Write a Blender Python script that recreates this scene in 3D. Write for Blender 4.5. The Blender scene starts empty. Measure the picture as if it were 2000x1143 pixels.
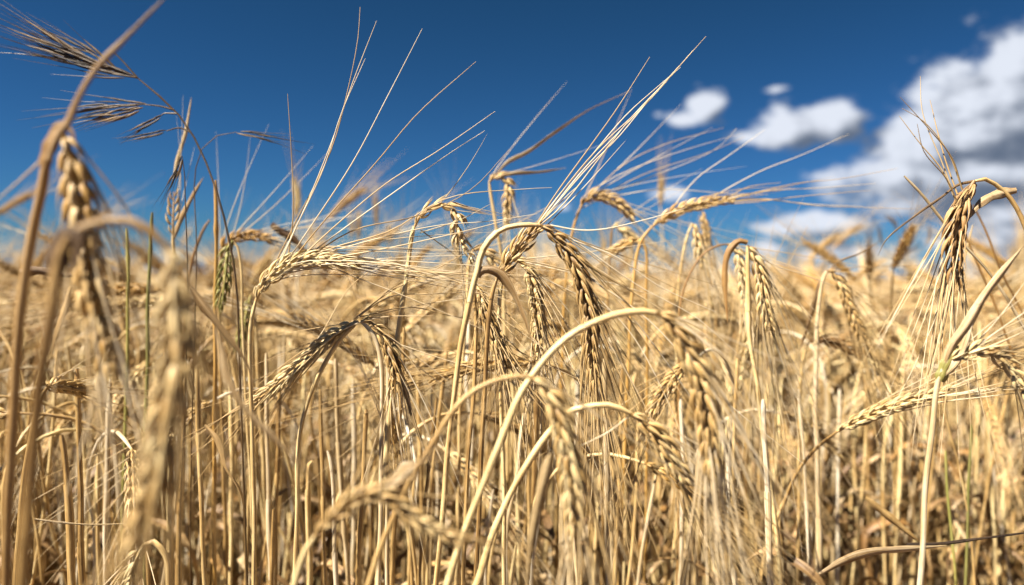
import bpy, math, random
import numpy as np
from mathutils import Vector, Matrix, Euler

C = bpy.context.scene
R = math.radians
rng = random.Random(11)
nrg = np.random.default_rng(11)

# ------------------------------------------------------------------ camera
F = 1500.0                      # focal length in pixels of the 2000 px wide photograph
W, H = 2000.0, 1143.0
CAMZ = 0.66
cam_data = bpy.data.cameras.new('camera')
cam_data.sensor_width = 36.0
cam_data.lens = 36.0 * F / W
cam_data.clip_start = 0.01
cam_data.clip_end = 6000.0
cam_data.dof.use_dof = True
cam_data.dof.focus_distance = 0.415
cam_data.dof.aperture_fstop = 5.0
cam_data.dof.aperture_blades = 7
cam = bpy.data.objects.new('camera', cam_data)
C.collection.objects.link(cam)
cam.location = (0, 0, CAMZ)
CAMROT = (Matrix.Rotation(R(90 - 1.2), 3, 'X') @ Matrix.Rotation(R(0.45), 3, 'Z'))
cam.rotation_euler = CAMROT.to_euler()
C.camera = cam

def P(px, py, d):
    """the point at depth d (metres along the view axis) seen at a pixel of the photograph"""
    v = CAMROT @ Vector(((px - W / 2) / F * d, -(py - H / 2) / F * d, -d))
    return np.array((v.x, v.y, v.z + CAMZ))

# ------------------------------------------------------------------ sun and sky
SUN_EL, SUN_AZ = R(53), R(-118)          # azimuth from +Y clockwise: behind the camera, to its left
sdir = Vector((math.sin(SUN_AZ) * math.cos(SUN_EL), math.cos(SUN_AZ) * math.cos(SUN_EL), math.sin(SUN_EL)))
sun_d = bpy.data.lights.new('sun', 'SUN')
sun_d.energy = 5.0
sun_d.angle = R(0.5)
sun_d.color = (1.0, 0.94, 0.84)
sun = bpy.data.objects.new('sun', sun_d)
sun.rotation_euler = sdir.to_track_quat('Z', 'Y').to_euler()
C.collection.objects.link(sun)

C.view_settings.view_transform = 'Standard'
C.view_settings.look = 'None'
C.view_settings.exposure = 1.72
C.view_settings.gamma = 1.0
C.view_settings.use_curve_mapping = False

world = bpy.data.worlds.new('World')
C.world = world
world.use_nodes = True
wt = world.node_tree
wt.nodes.clear()

class NT:
    """small helper to write node trees"""
    def __init__(s, t): s.t = t
    def n(s, kind, ins=None, **kw):
        o = s.t.nodes.new(kind)
        for k, v in kw.items(): setattr(o, k, v)
        for k, v in (ins or {}).items():
            sock = o.inputs[k]
            if isinstance(v, bpy.types.NodeSocket): s.t.links.new(v, sock)
            else: sock.default_value = v
        return o
    def m(s, op, a, b=None, c=None, clamp=False):
        ins = {0: a}
        if b is not None: ins[1] = b
        if c is not None: ins[2] = c
        return s.n('ShaderNodeMath', ins, operation=op, use_clamp=clamp).outputs[0]
    def mix(s, f, a, b, blend='MIX'):
        o = s.n('ShaderNodeMix', data_type='RGBA', blend_type=blend)
        for i, v in ((0, f), (6, a), (7, b)):
            if isinstance(v, bpy.types.NodeSocket): s.t.links.new(v, o.inputs[i])
            else: o.inputs[i].default_value = v
        return o.outputs[2]
    def smooth(s, x, a, b, lo=0.0, hi=1.0):
        return s.n('ShaderNodeMapRange', {0: x, 1: a, 2: b, 3: lo, 4: hi}, interpolation_type='SMOOTHSTEP').outputs[0]

w = NT(wt)
sky = w.n('ShaderNodeTexSky', sky_type='NISHITA', sun_disc=False, sun_elevation=SUN_EL, sun_rotation=SUN_AZ,
          altitude=900.0, air_density=1.0, dust_density=0.25, ozone_density=3.0)
tc = w.n('ShaderNodeTexCoord')
sep = w.n('ShaderNodeSeparateXYZ', {0: tc.outputs['Generated']})
az = w.m('ARCTAN2', sep.outputs[0], sep.outputs[1])
el = w.m('ARCSINE', sep.outputs[2])
def azel(px, py):
    v = P(px, py, 1.0) - np.array((0, 0, CAMZ)); v = v / np.linalg.norm(v)
    return math.atan2(v[0], v[1]), math.asin(v[2])
# cloud banks: pixel centre, radii, strength
CLOUDS = [(1378, 205, 40, 40, .95), (1330, 236, 50, 24, .8), (1285, 225, 26, 14, .55), (1516, 174, 42, 14, .5),
          (1628, 243, 70, 38, 1.0), (1540, 250, 80, 42, 1.0), (1452, 268, 50, 22, .8), (1410, 240, 26, 14, .5),
          (2005, 125, 70, 50, 1.0), (1890, 200, 66, 60, 1.0), (1960, 250, 140, 100, 1.25), (1800, 285, 105, 60, 1.05),
          (1750, 342, 68, 48, 1.0), (1900, 345, 200, 68, 1.12), (2080, 330, 160, 190, 1.2),
          (1600, 435, 95, 28, .95), (1525, 446, 66, 20, .85), (1312, 376, 58, 26, .72), (1100, 404, 36, 17, .62),
          (1508, 482, 72, 26, .72), (1700, 490, 120, 26, .72), (1870, 430, 80, 30, .7), (1980, 455, 110, 26, .85),
          (1580, 500, 90, 20, .6), (1790, 195, 44, 22, .6), (1990, 400, 120, 40, 1.0),
          (2500, 300, 300, 120, 1.1), (-500, 350, 200, 60, .8), (3000, 420, 300, 60, .9)]
def cloud_field(azs, els):
    comb = w.n('ShaderNodeCombineXYZ', {0: azs, 1: w.m('MULTIPLY', els, 1.55), 2: 0.37}).outputs[0]
    nz = w.n('ShaderNodeTexNoise', {'Vector': comb, 'Scale': 19.0, 'Detail': 9.0, 'Roughness': 0.6, 'Distortion': 0.15}).outputs[0]
    cur = None
    for (px, py, rx, ry, st) in CLOUDS:
        a0, e0 = azel(px, py)
        fx, fy = F / rx * math.cos(e0) * .9, F / ry * .9
        dx = w.m('MULTIPLY', w.m('SUBTRACT', azs, a0), fx)
        dy = w.m('MULTIPLY', w.m('SUBTRACT', els, e0), fy)
        r = w.m('SQRT', w.m('ADD', w.m('MULTIPLY', dx, dx), w.m('MULTIPLY', dy, dy)))
        v = w.m('SUBTRACT', st, w.m('MULTIPLY', r, 0.85))
        cur = v if cur is None else w.m('SMOOTH_MAX', cur, v, 0.12)
    return w.m('ADD', cur, w.m('MULTIPLY', w.m('SUBTRACT', nz, 0.5), 1.45)), nz
dens, nz1 = cloud_field(az, el)
dens2, nz2 = cloud_field(w.m('SUBTRACT', az, 0.022), w.m('ADD', el, 0.018))
alpha = w.smooth(dens, 0.16, 0.52)
lit = w.smooth(w.m('SUBTRACT', dens2, dens), -0.42, 0.34, 1.0, 0.0)
thick = w.smooth(dens2, 0.6, 1.3)
shade = w.m('MULTIPLY', lit, w.m('SUBTRACT', 1.0, w.m('MULTIPLY', thick, 0.68)))
SKYS = 0.085
# the dry deep blue of a polarised summer sky: the sky's own gradient, steepened per channel
ss = w.n('ShaderNodeSeparateColor', {0: sky.outputs[0]})
chan = [w.m('MULTIPLY', w.m('POWER', w.m('MULTIPLY', ss.outputs[i], q * SKYS * 1.338), p_), k_ / 3.17)
        for i, (q, p_, k_) in enumerate(((.80, 1.38, .268), (.96, 1.32, .435), (1.10, 1.75, .60)))]
skyc = w.n('ShaderNodeCombineColor', {0: chan[0], 1: chan[1], 2: chan[2]}).outputs[0]
skyc = w.mix(w.smooth(el, 0.06, -0.03, 0.0, 1.0), skyc, (.063, .112, .198, 1))
ccol = w.mix(shade, (0.041, 0.052, 0.073, 1), (0.245, 0.26, 0.29, 1))
final = w.mix(w.m('MULTIPLY', alpha, 0.96), skyc, ccol)
bg = w.n('ShaderNodeBackground', {'Color': final, 'Strength': 1.0})
wo = w.n('ShaderNodeOutputWorld', {0: bg.outputs[0]})

C.render.engine = 'CYCLES'
C.cycles.max_bounces = 6
C.cycles.diffuse_bounces = 1
C.cycles.transmission_bounces = 3
C.cycles.transparent_max_bounces = 4
C.cycles.use_denoising = True
C.cycles.use_adaptive_sampling = False

# ------------------------------------------------------------------ materials
def straw_mat(name, dark, mid, light, rough=0.42, transl=0.12, streak=0.5, spots=0.35, green=None, spec=0.5, bump_s=.8):
    m = bpy.data.materials.new(name); m.use_nodes = True
    t = m.node_tree; t.nodes.clear(); k = NT(t)
    uv = k.n('ShaderNodeUVMap').outputs[0]
    oi = k.n('ShaderNodeObjectInfo')
    at = k.n('ShaderNodeAttribute', attribute_name='tint', attribute_type='GEOMETRY').outputs['Fac']
    mp = k.n('ShaderNodeMapping', {0: uv, 3: (9.0, 26.0, 1.0)})
    off = k.n('ShaderNodeVectorMath', {0: mp.outputs[0], 1: k.n('ShaderNodeCombineXYZ', {2: k.m('MULTIPLY', at, 37.0)}).outputs[0]}, operation='ADD')
    st = k.n('ShaderNodeTexNoise', {'Vector': off.outputs[0], 'Scale': 1.0, 'Detail': 4.0, 'Roughness': 0.6}).outputs[0]
    oc = k.n('ShaderNodeTexCoord').outputs['Object']
    bl = k.n('ShaderNodeTexNoise', {'Vector': oc, 'Scale': 38.0, 'Detail': 5.0, 'Roughness': 0.62}).outputs[0]
    sp = k.n('ShaderNodeTexNoise', {'Vector': oc, 'Scale': 210.0, 'Detail': 3.0, 'Roughness': 0.6}).outputs[0]
    f = k.m('ADD', k.m('MULTIPLY', k.m('SUBTRACT', st, 0.5), streak * 2.2),
            k.m('ADD', k.m('MULTIPLY', k.m('SUBTRACT', at, 0.5), 0.75), k.m('ADD', k.m('MULTIPLY', k.m('SUBTRACT', oi.outputs['Random'], 0.5), 0.55),
            k.m('MULTIPLY', k.m('SUBTRACT', bl, 0.5), 1.0))))
    f = k.m('ADD', f, 0.5, clamp=True)
    cr = k.n('ShaderNodeValToRGB', {0: f})
    e = cr.color_ramp.elements
    dark = tuple(q * .72 for q in dark); mid = tuple(q * w_ for q, w_ in zip(mid, (.92, .86, .72)))
    e[0].position = 0.0; e[0].color = (*dark, 1); e[1].position = 1.0; e[1].color = (*light, 1)
    q = e.new(0.48); q.color = (*mid, 1)
    col = cr.outputs[0]
    if green:
        gz = k.n('ShaderNodeTexNoise', {'Vector': oc, 'Scale': 16.0, 'Detail': 2.0}).outputs[0]
        col = k.mix(k.smooth(gz, 0.38, 0.62, 0.15, 0.95), col, (*green, 1))
    spf = k.m('MULTIPLY', k.smooth(sp, 0.60, 0.72), spots)
    col = k.mix(spf, col, (0.10, 0.052, 0.022, 1))
    bump = k.n('ShaderNodeBump', {'Strength': bump_s, 'Distance': 0.0006, 'Height': st})
    pr = k.n('ShaderNodeBsdfPrincipled', {'Base Color': col, 'Roughness': rough, 'Specular IOR Level': spec, 'Normal': bump.outputs[0]})
    tr = k.n('ShaderNodeBsdfTranslucent', {'Color': col})
    ms = k.n('ShaderNodeMixShader', {0: transl, 1: pr.outputs[0], 2: tr.outputs[0]})
    k.n('ShaderNodeOutputMaterial', {0: ms.outputs[0]})
    return m

M_STEM = straw_mat('straw_stem', (.22, .115, .033), (.55, .36, .15), (.79, .62, .305), rough=.36, transl=.06, streak=1.0, spec=.6)
M_EAR = straw_mat('ripe_grain', (.28, .15, .045), (.61, .405, .17), (.81, .64, .33), rough=.38, transl=.10, streak=.8, spots=.28)
M_AWN = straw_mat('awn_straw', (.36, .215, .08), (.60, .43, .22), (.78, .66, .46), rough=.5, transl=.15, streak=.05, spots=0, spec=.35, bump_s=0)
M_LEAF = straw_mat('dry_leaf', (.15, .078, .028), (.42, .265, .115), (.70, .54, .32), rough=.5, transl=.25, streak=1.1, spots=.5)
M_GOLD = straw_mat('golden_grain', (.30, .145, .03), (.56, .335, .10), (.74, .52, .235), rough=.4, transl=.1, streak=.35, spots=.2)
M_BROWN = straw_mat('weathered_brown', (.06, .033, .014), (.16, .092, .04), (.30, .19, .09), rough=.6, transl=.08)
M_DARKTAN = straw_mat('darkened_grain', (.13, .063, .018), (.32, .175, .055), (.52, .335, .14), rough=.5, transl=.08)
M_GREEN = straw_mat('green_stem', (.10, .10, .03), (.19, .185, .055), (.34, .29, .10), rough=.45, transl=.15)
M_YGREEN = straw_mat('ripening_green', (.26, .19, .05), (.44, .36, .11), (.60, .52, .22), rough=.42, transl=.15, green=(.30, .28, .07))
M_BROME = straw_mat('brome_brown', (.035, .02, .008), (.12, .068, .024), (.34, .215, .10), rough=.45, transl=.2)
M_PALE = straw_mat('bleached_straw', (.34, .215, .09), (.64, .49, .285), (.80, .70, .52), rough=.4, transl=.18, spots=.2, streak=1.0)

def soil_mat():
    m = bpy.data.materials.new('dry_soil'); m.use_nodes = True
    t = m.node_tree; t.nodes.clear(); k = NT(t)
    oc = k.n('ShaderNodeTexCoord').outputs['Object']
    a = k.n('ShaderNodeTexNoise', {'Vector': oc, 'Scale': 9.0, 'Detail': 8.0, 'Roughness': .65}).outputs[0]
    b = k.n('ShaderNodeTexNoise', {'Vector': oc, 'Scale': 60.0, 'Detail': 6.0, 'Roughness': .7}).outputs[0]
    c = k.mix(a, (.05, .024, .013, 1), (.15, .08, .042, 1))
    c = k.mix(k.smooth(b, .52, .66, 0, .7), c, (.34, .24, .12, 1))
    bp = k.n('ShaderNodeBump', {'Strength': .9, 'Distance': .02, 'Height': b})
    pr = k.n('ShaderNodeBsdfPrincipled', {'Base Color': c, 'Roughness': .95, 'Normal': bp.outputs[0]})
    k.n('ShaderNodeOutputMaterial', {0: pr.outputs[0]})
    return m
M_SOIL = soil_mat()

# ------------------------------------------------------------------ mesh tools
class Bag:
    def __init__(s):
        s.v = []; s.q = []; s.uv = []; s.t = []; s.n = 0
    def add(s, grid, uv, tint):
        """grid: rings x M x 3, joined as a closed tube with pinched ends"""
        r, m, _ = grid.shape
        idx = s.n + np.arange(r * m).reshape(r, m)
        a = idx[:-1]; b = idx[1:]
        q = np.stack([a, np.roll(a, -1, 1), np.roll(b, -1, 1), b], -1).reshape(-1, 4)
        s.v.append(grid.reshape(-1, 3)); s.q.append(q); s.uv.append(uv.reshape(-1, 2))
        s.t.append(np.full(r * m, tint)); s.n += r * m
    def merge(s, o, mat):
        """copy another bag in, moved by a 4x4 matrix"""
        v = np.concatenate(o.v); v = v @ mat[:3, :3].T + mat[:3, 3]
        s.v.append(v); s.q.append(np.concatenate(o.q) + s.n); s.uv.append(np.concatenate(o.uv)); s.t.append(np.concatenate(o.t)); s.n += len(v)
    def build(s, name, mat, parent=None, origin=(0, 0, 0), link=True):
        v = np.concatenate(s.v) - np.array(origin); q = np.concatenate(s.q)
        me = bpy.data.meshes.new(name)
        me.vertices.add(len(v)); me.vertices.foreach_set('co', v.astype(np.float32).ravel())
        me.loops.add(q.size); me.loops.foreach_set('vertex_index', q.astype(np.int32).ravel())
        me.polygons.add(len(q)); me.polygons.foreach_set('loop_start', np.arange(0, q.size, 4, dtype=np.int32))
        me.polygons.foreach_set('loop_total', np.full(len(q), 4, dtype=np.int32))
        me.polygons.foreach_set('use_smooth', np.ones(len(q), dtype=bool))
        me.update(calc_edges=True)
        u = me.uv_layers.new(name='UVMap')
        u.data.foreach_set('uv', np.concatenate(s.uv)[q.ravel()].astype(np.float32).ravel())
        t = me.attributes.new('tint', 'FLOAT', 'POINT'); t.data.foreach_set('value', np.concatenate(s.t).astype(np.float32))
        me.materials.append(mat)
        o = bpy.data.objects.new(name, me)
        if link: C.collection.objects.link(o)
        if parent: o.parent = parent
        return o

def nrm(v):
    v = np.asarray(v, float); l = np.linalg.norm(v)
    return v / l if l > 1e-12 else np.array((0, 0, 1.0))

def spline(pts, n):
    """resampled Catmull-Rom through pts, n points evenly along its length"""
    p = np.asarray(pts, float)
    if len(p) == 2:
        return p[0] + (p[1] - p[0]) * np.linspace(0, 1, n)[:, None]
    e = np.vstack([2 * p[0] - p[1], p, 2 * p[-1] - p[-2]])
    out = []
    for i in range(1, len(e) - 2):
        p0, p1, p2, p3 = e[i - 1], e[i], e[i + 1], e[i + 2]
        d0, d1, d2 = [max(np.linalg.norm(b - a), 1e-9) ** .5 for a, b in ((p0, p1), (p1, p2), (p2, p3))]
        t0, t1 = 0, d0; t2 = t1 + d1; t3 = t2 + d2
        t = np.linspace(t1, t2, 14, endpoint=False)[:, None]
        A1 = (t1 - t) / (t1 - t0) * p0 + (t - t0) / (t1 - t0) * p1
        A2 = (t2 - t) / (t2 - t1) * p1 + (t - t1) / (t2 - t1) * p2
        A3 = (t3 - t) / (t3 - t2) * p2 + (t - t2) / (t3 - t2) * p3
        B1 = (t2 - t) / (t2 - t0) * A1 + (t - t0) / (t2 - t0) * A2
        B2 = (t3 - t) / (t3 - t1) * A2 + (t - t1) / (t3 - t1) * A3
        out.append((t2 - t) / (t2 - t1) * B1 + (t - t1) / (t2 - t1) * B2)
    out = np.vstack(out + [p[-1:]])
    s = np.concatenate([[0], np.cumsum(np.linalg.norm(np.diff(out, axis=0), axis=1))])
    u = np.linspace(0, s[-1], n)
    return np.stack([np.interp(u, s, out[:, k]) for k in range(3)], 1)

def frames(pts, hint):
    T = np.gradient(pts, axis=0); T /= np.maximum(np.linalg.norm(T, axis=1, keepdims=True), 1e-12)
    N = np.zeros_like(T); n = np.asarray(hint, float)
    for i in range(len(pts)):
        n = n - T[i] * np.dot(n, T[i])
        l = np.linalg.norm(n)
        if l < 1e-6:
            n = np.cross(T[i], (0.3, 0.8, 0.5)); l = np.linalg.norm(n)
        n = n / l; N[i] = n
    return T, N, np.cross(T, N)

def plen(p): return float(np.linalg.norm(np.diff(p, axis=0), axis=1).sum())

def tube(bag, pts, rad, m=8, tint=.5, hint=(1, 0.2, 0), flat=1.0, ribs=None):
    T, N, B = frames(pts, hint)
    a = np.linspace(0, 2 * math.pi, m, endpoint=False)
    rad = np.asarray(rad, float) * np.ones(len(pts))
    rb = np.ones(m) if ribs is None else ribs
    g = pts[:, None] + (rad[:, None] * rb[None, :])[:, :, None] * (np.cos(a)[None, :, None] * N[:, None] + flat * np.sin(a)[None, :, None] * B[:, None])
    s = np.concatenate([[0], np.cumsum(np.linalg.norm(np.diff(pts, axis=0), axis=1))])
    uv = np.stack(np.broadcast_arrays(np.abs(a / math.pi - 1)[None, :] * 1.0, s[:, None]), -1)
    bag.add(g, uv, tint)

def stem(bag, pts, r0, r1, nodes=(), tint=.5, m=9, sheath=True, ribs=None):
    n = len(pts)
    t = np.linspace(0, 1, n)
    rad = r0 + (r1 - r0) * t
    L = plen(pts)
    for f in nodes:
        rad = rad * (1 + 0.45 * np.exp(-((t - f) * L / 0.0028) ** 2))
    rad = rad * (1 + .05 * np.sin(t * L * 90 + rng.uniform(0, 6)) + .03 * np.sin(t * L * 310))
    rad[0] *= .05; rad[-1] *= .6
    if ribs is not None:
        pts = pts + .00022 * np.stack([np.sin(t * L * a_ + b_) for a_, b_ in ((95, 1), (120, 2), (0, 0))], 1)
    tube(bag, pts, rad, m, tint, ribs=ribs)
    if sheath:
        for f in nodes:          # the leaf sheath wrapped round the stem above each node
            a, b = f + 0.003 / L, min(f + rng.uniform(.05, .085) / L, .97)
            if b - a < .02: continue
            ii = (t >= a) & (t <= b)
            if ii.sum() < 3: continue
            sp = pts[ii]; rr = rad[ii] * np.linspace(1.16, 1.24, ii.sum()) + .0001
            tube(bag, sp, rr, m, min(1, max(0, tint + rng.uniform(-.4, .25))), ribs=ribs)

def leaf(bag, pts, width, n=26, tint=.5, hint=None, twist=0.0, fold=.35, start=.25):
    c = spline(pts, n); t = np.linspace(0, 1, n)
    T, N, B = frames(c, (0.3, 0.9, 0.3) if hint is None else hint)
    ang = twist * t + rng.uniform(-.1, .1)
    N2 = N * np.cos(ang)[:, None] + B * np.sin(ang)[:, None]
    B2 = -N * np.sin(ang)[:, None] + B * np.cos(ang)[:, None]
    wd = width * np.minimum(1, start + (1 - start) * t / .18) * (1 - t ** 3.0) ** .8
    wd = np.maximum(wd, .00015) * (1 + .12 * np.sin(t * 17 + rng.uniform(0, 6)))
    u = np.array((-1, -.94, -.6, -.3, 0, .3, .6, .94, 1, .94, .6, .3, 0, -.3, -.6, -.94)); th = np.array((0, .6, 1.6, .8, 1.8, .8, 1.6, .6, 0, -.6, -.4, -1.2, -.6, -1.2, -.4, -.6)) * .00011
    fo = (1 - np.abs(u)) * fold * -1
    nick = 1 + .10 * np.sign(u)[None, :] * np.cumsum(nrg.normal(0, .25, n))[:, None] * (np.abs(u) > .5)[None, :]
    nick = np.clip(nick, .45, 1.25)
    g = c[:, None] + B2[:, None] * ((wd[:, None] * .5 * u[None, :] * nick)[:, :, None]) \
        + N2[:, None] * (wd[:, None, None] * .5 * fo[None, :, None] + th[None, :, None])
    L = plen(c)
    uv = np.stack(np.broadcast_arrays(u[None, :] * .8 + .5, (t * L)[:, None]), -1)
    bag.add(g, uv, tint)

KT = np.array((0, .10, .26, .46, .66, .84, 1.0)); KR = np.array((.30, .75, 1.0, .98, .72, .36, .08))
KA = np.linspace(0, 2 * math.pi, 9, endpoint=False)
KT1 = np.array((0, .3, .65, 1.0)); KR1 = np.array((.3, 1, .85, .08)); KA1 = np.linspace(0, 2 * math.pi, 5, endpoint=False)
def kernel(bag, base, d, out, L, wdt, tint, lod):
    kt, kr, ka = (KT, KR, KA) if lod == 0 else (KT1, KR1, KA1)
    d = nrm(d); out = nrm(out - d * np.dot(out, d)); side = np.cross(d, out)
    ctr = base + d * (kt * L)[:, None] + out * (np.sin(kt * math.pi) * L * .10)[:, None]
    c, s = np.cos(ka), np.sin(ka)
    # keel on the outer side, a furrow either side of it
    ro = 1 + .20 * np.cos(ka) - .16 * np.abs(np.sin(2 * ka))
    g = ctr[:, None] + (kr * wdt)[:, None, None] * (ro * s)[None, :, None] * side + (kr * wdt * .80)[:, None, None] * (ro * c)[None, :, None] * out
    uv = np.stack(np.broadcast_arrays(np.abs(ka / math.pi - 1)[None, :] * 1.2, (kt * L)[:, None]), -1)
    bag.add(g, uv, tint)
    return ctr[-1]

def make_ear(ear, beard, pts, face, size=1.0, lod=0, six=True, awn_n=1.0, awn_len=.115, spread=.16, grav=.25, tip_gap=0,
             strip=0.0, pitch=.0034, thick=1.0, awn_r=1.0, aim=None, open_=.0, r=rng):
    """pts: spine of the ear from its base to its tip; face: the direction the flat side looks to"""
    L = plen(pts); n = max(5, int(L / (pitch * size)))
    c = spline(pts, n * 2 + 2)
    T, N, B = frames(c, np.cross(face, nrm(c[1] - c[0])))
    tube(ear, c, np.linspace(.0010, .0005, len(c)) * size, 5, .3)
    ends = []
    for i in range(n):
        f = i / (n - 1); j = min(2 * i + 1, len(c) - 1)
        s = 1 if i % 2 else -1
        taper = (0.62 + .38 * min(1, f / .14)) * (1 - .34 * max(0, (f - .62) / .38)) * size
        tw = .25 * math.sin(f * 3 + 1) ; Nn = N[j] * math.cos(tw) + B[j] * math.sin(tw); Bb = np.cross(T[j], Nn)
        phis = ((0, .95), (1, .9), (-1, .9)) if six else ((0, 1.05),)
        for q, (ph, ks) in enumerate(phis):
            if strip and r.random() < strip: continue
            a = ph * R(62)
            o = s * Nn * math.cos(a) + Bb * math.sin(a)
            an = R(r.uniform(10, 16) + (3 if q == 0 else -1) + open_ * r.uniform(10, 30))
            d = T[j] * math.cos(an) + o * math.sin(an) + np.array([r.gauss(0, .05) for _ in range(3)])
            base = c[j] + o * .0012 * taper * thick
            kl = .0112 * taper * ks * r.uniform(.9, 1.1); kw = .00134 * taper * ks * thick * r.uniform(.88, 1.1)
            tint = min(1, max(0, r.gauss(.52, .2)))
            tip = kernel(ear, base, d, o, kl, kw, tint, lod)
            ends.append((f, tip, nrm(d), T[j], o, tint, q, taper))
        if lod == 0 and six:      # the pair of bristle-fine glumes at each joint
            for gq in (-1, 1):
                o = nrm(s * Nn * .6 + gq * Bb)
                g0 = c[j] + o * .002 * taper
                g1 = g0 + (T[j] * .9 + o * .42) * .008 * taper; g2 = g1 + (T[j] + o * .15) * .005 * taper
                tube(ear, spline([g0, g1, g2], 5), np.array((.0004, .0006, .0004, .0002, .00005)) * size, 4, .75)
    for (f, tip, d, t, o, tint, q, taper) in ends:
        pr = (1.0 if q == 0 else .42) * awn_n
        while pr > 0:
            if r.random() > pr: break
            pr -= 1
            al = awn_len * r.uniform(.72, 1.12)
            if aim is not None:
                e = nrm(aim[r.randrange(len(aim))] - tip)
                sd = np.array([r.gauss(0, spread * .5) for _ in range(3)])
            else:
                e = nrm(t); sd = o * abs(r.gauss(0, spread)) + np.array([r.gauss(0, spread * .55) for _ in range(3)])
            dirn = nrm(e + sd)
            k = 9 if lod == 0 else 5
            p = [tip - d * .0015]; cd = d.copy(); st = al / (k - 1)
            bend = np.array([r.gauss(0, .035), r.gauss(0, .035), r.gauss(0, .03) - grav * .07])
            for m_ in range(k - 1):
                cd = nrm(cd * (.45 if m_ < 2 else .8) + dirn * (.55 if m_ < 2 else .2) + bend)
                p.append(p[-1] + cd * st)
            rr = np.linspace(1, .0, k) ** .8 * .00030 * awn_r * size + .00005
            tube(beard, np.array(p), rr, 3 if lod else 4, min(1, tint * .6 + .3))

# ------------------------------------------------------------------ scene tools
def tag(o, label=None, cat=None, group=None, kind=None):
    if label: o['label'] = label
    if cat: o['category'] = cat
    if group: o['group'] = group
    if kind: o['kind'] = kind
    return o
def thing(name, label, cat, loc=(0, 0, 0), group=None):
    o = bpy.data.objects.new(name, None); C.collection.objects.link(o)
    o.location = loc; o.empty_display_size = .02
    return tag(o, label, cat, group)

VIEW = np.array((0, 1.0, 0))
def unp(lst, d):
    out = []
    for q in lst:
        out.append(P(q[0], q[1], q[2] if len(q) > 2 else d))
    return out
def to_ground(p0, p1, lean=.5):
    """p0 the lowest seen point, p1 the one above: a point on the soil under them"""
    sl = (p0 - p1); z = p0[2]
    if sl[2] > -1e-4: sl = np.array((0, 0, -1.0))
    k = sl[:2] / -sl[2] * lean
    k = np.clip(k, -.35, .35)
    return [np.array((p0[0] + k[0] * z * .45, p0[1] + k[1] * z * .45 + .01, z * .5)), np.array((p0[0] + k[0] * z * .7, p0[1] + .015, -.004))]

BG = 'barley stalks of the ripe field'
def hero(label, d, stem_px, ear_px, r=.0019, size=1.0, leaves=(), mats=(M_STEM, M_EAR, M_AWN, M_LEAF), awnlines=(), facing=None, ground=True,
         awns=True, nodes=(), name='barley_stalk', grp=BG, ear_dd=0.0, **kw):
    sp = unp(stem_px, d)
    low = []
    if ground:
        low = to_ground(sp[0], sp[1])[::-1]
    full = spline(low + sp, 130)
    base = full[0].copy(); base[2] = max(base[2], 0) if not ground else 0
    root = thing(name, label, 'barley', tuple(base), grp)
    b = Bag(); L = plen(full)
    nd = list(nodes) if nodes else [rng.uniform(.25, .35), rng.uniform(.52, .62)]
    stem(b, full, r * 1.02, r * .68, nd, tint=kw.pop('stint', rng.uniform(.4, .8)), m=18, ribs=1 + nrg.uniform(-.075, .05, 18))
    b.build('stem', mats[0], root, base)
    if ear_px:
        ne = len(ear_px)
        ep = [sp[-1]] + [P(q[0], q[1], (q[2] if len(q) > 2 else d) + ear_dd * (i + 1) / ne) for i, q in enumerate(ear_px)]
        eb, bb = Bag(), Bag()
        make_ear(eb, bb, spline(ep, 40), VIEW if facing is None else np.array(facing), size=size, awn_n=(kw.pop('awn_n', 1.0) if awns else 0), **kw)
        eo = eb.build('ear', mats[1], root, base)
        for al in awnlines:
            ab = Bag()
            pts = unp(al, d)
            sl_ = rng.uniform(-.004, .004)
            pts = [p + VIEW * sl_ * i for i, p in enumerate(pts)]
            c = spline(pts, 18)
            tube(ab, c, np.linspace(1, 0, 18) ** .7 * .00027 * size + .00011, 6, rng.uniform(.4, .9))
            ab.build('awn', mats[2], eo, base)
        if bb.n: bb.build('beard', mats[2], eo, base)
    for lf in leaves:
        lb = Bag()
        pts = unp(lf['p'], lf.get('d', d))
        leaf(lb, pts, lf.get('w', .005), tint=lf.get('t', .5), twist=lf.get('tw', 0), fold=lf.get('f', .35), start=lf.get('s', .3),
             hint=(0, 1, .2))
        lb.build('leaf', lf.get('m', mats[3]), root, base)
    return root

# ------------------------------------------------------------------ the ground
def ground():
    n = 90
    g = np.sign(np.linspace(-1, 1, n)) * np.abs(np.linspace(-1, 1, n)) ** 4 * 900
    X, Y = np.meshgrid(g, g, indexing='ij')
    Z = .012 * np.sin(X * 7.1 + 1) * np.sin(Y * 5.3) + nrg.normal(0, .006, X.shape)
    Z = np.where((np.abs(X) < 6) & (np.abs(Y) < 8), Z, 0) - .012
    v = np.stack([X, Y, Z], -1).reshape(-1, 3)
    i = np.arange(n * n).reshape(n, n)
    q = np.stack([i[:-1, :-1], i[1:, :-1], i[1:, 1:], i[:-1, 1:]], -1).reshape(-1, 4)
    me = bpy.data.meshes.new('ground'); me.from_pydata(v.tolist(), [], q.tolist()); me.materials.append(M_SOIL)
    o = bpy.data.objects.new('ground', me); C.collection.objects.link(o); tag(o, kind='structure')
ground()

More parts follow.
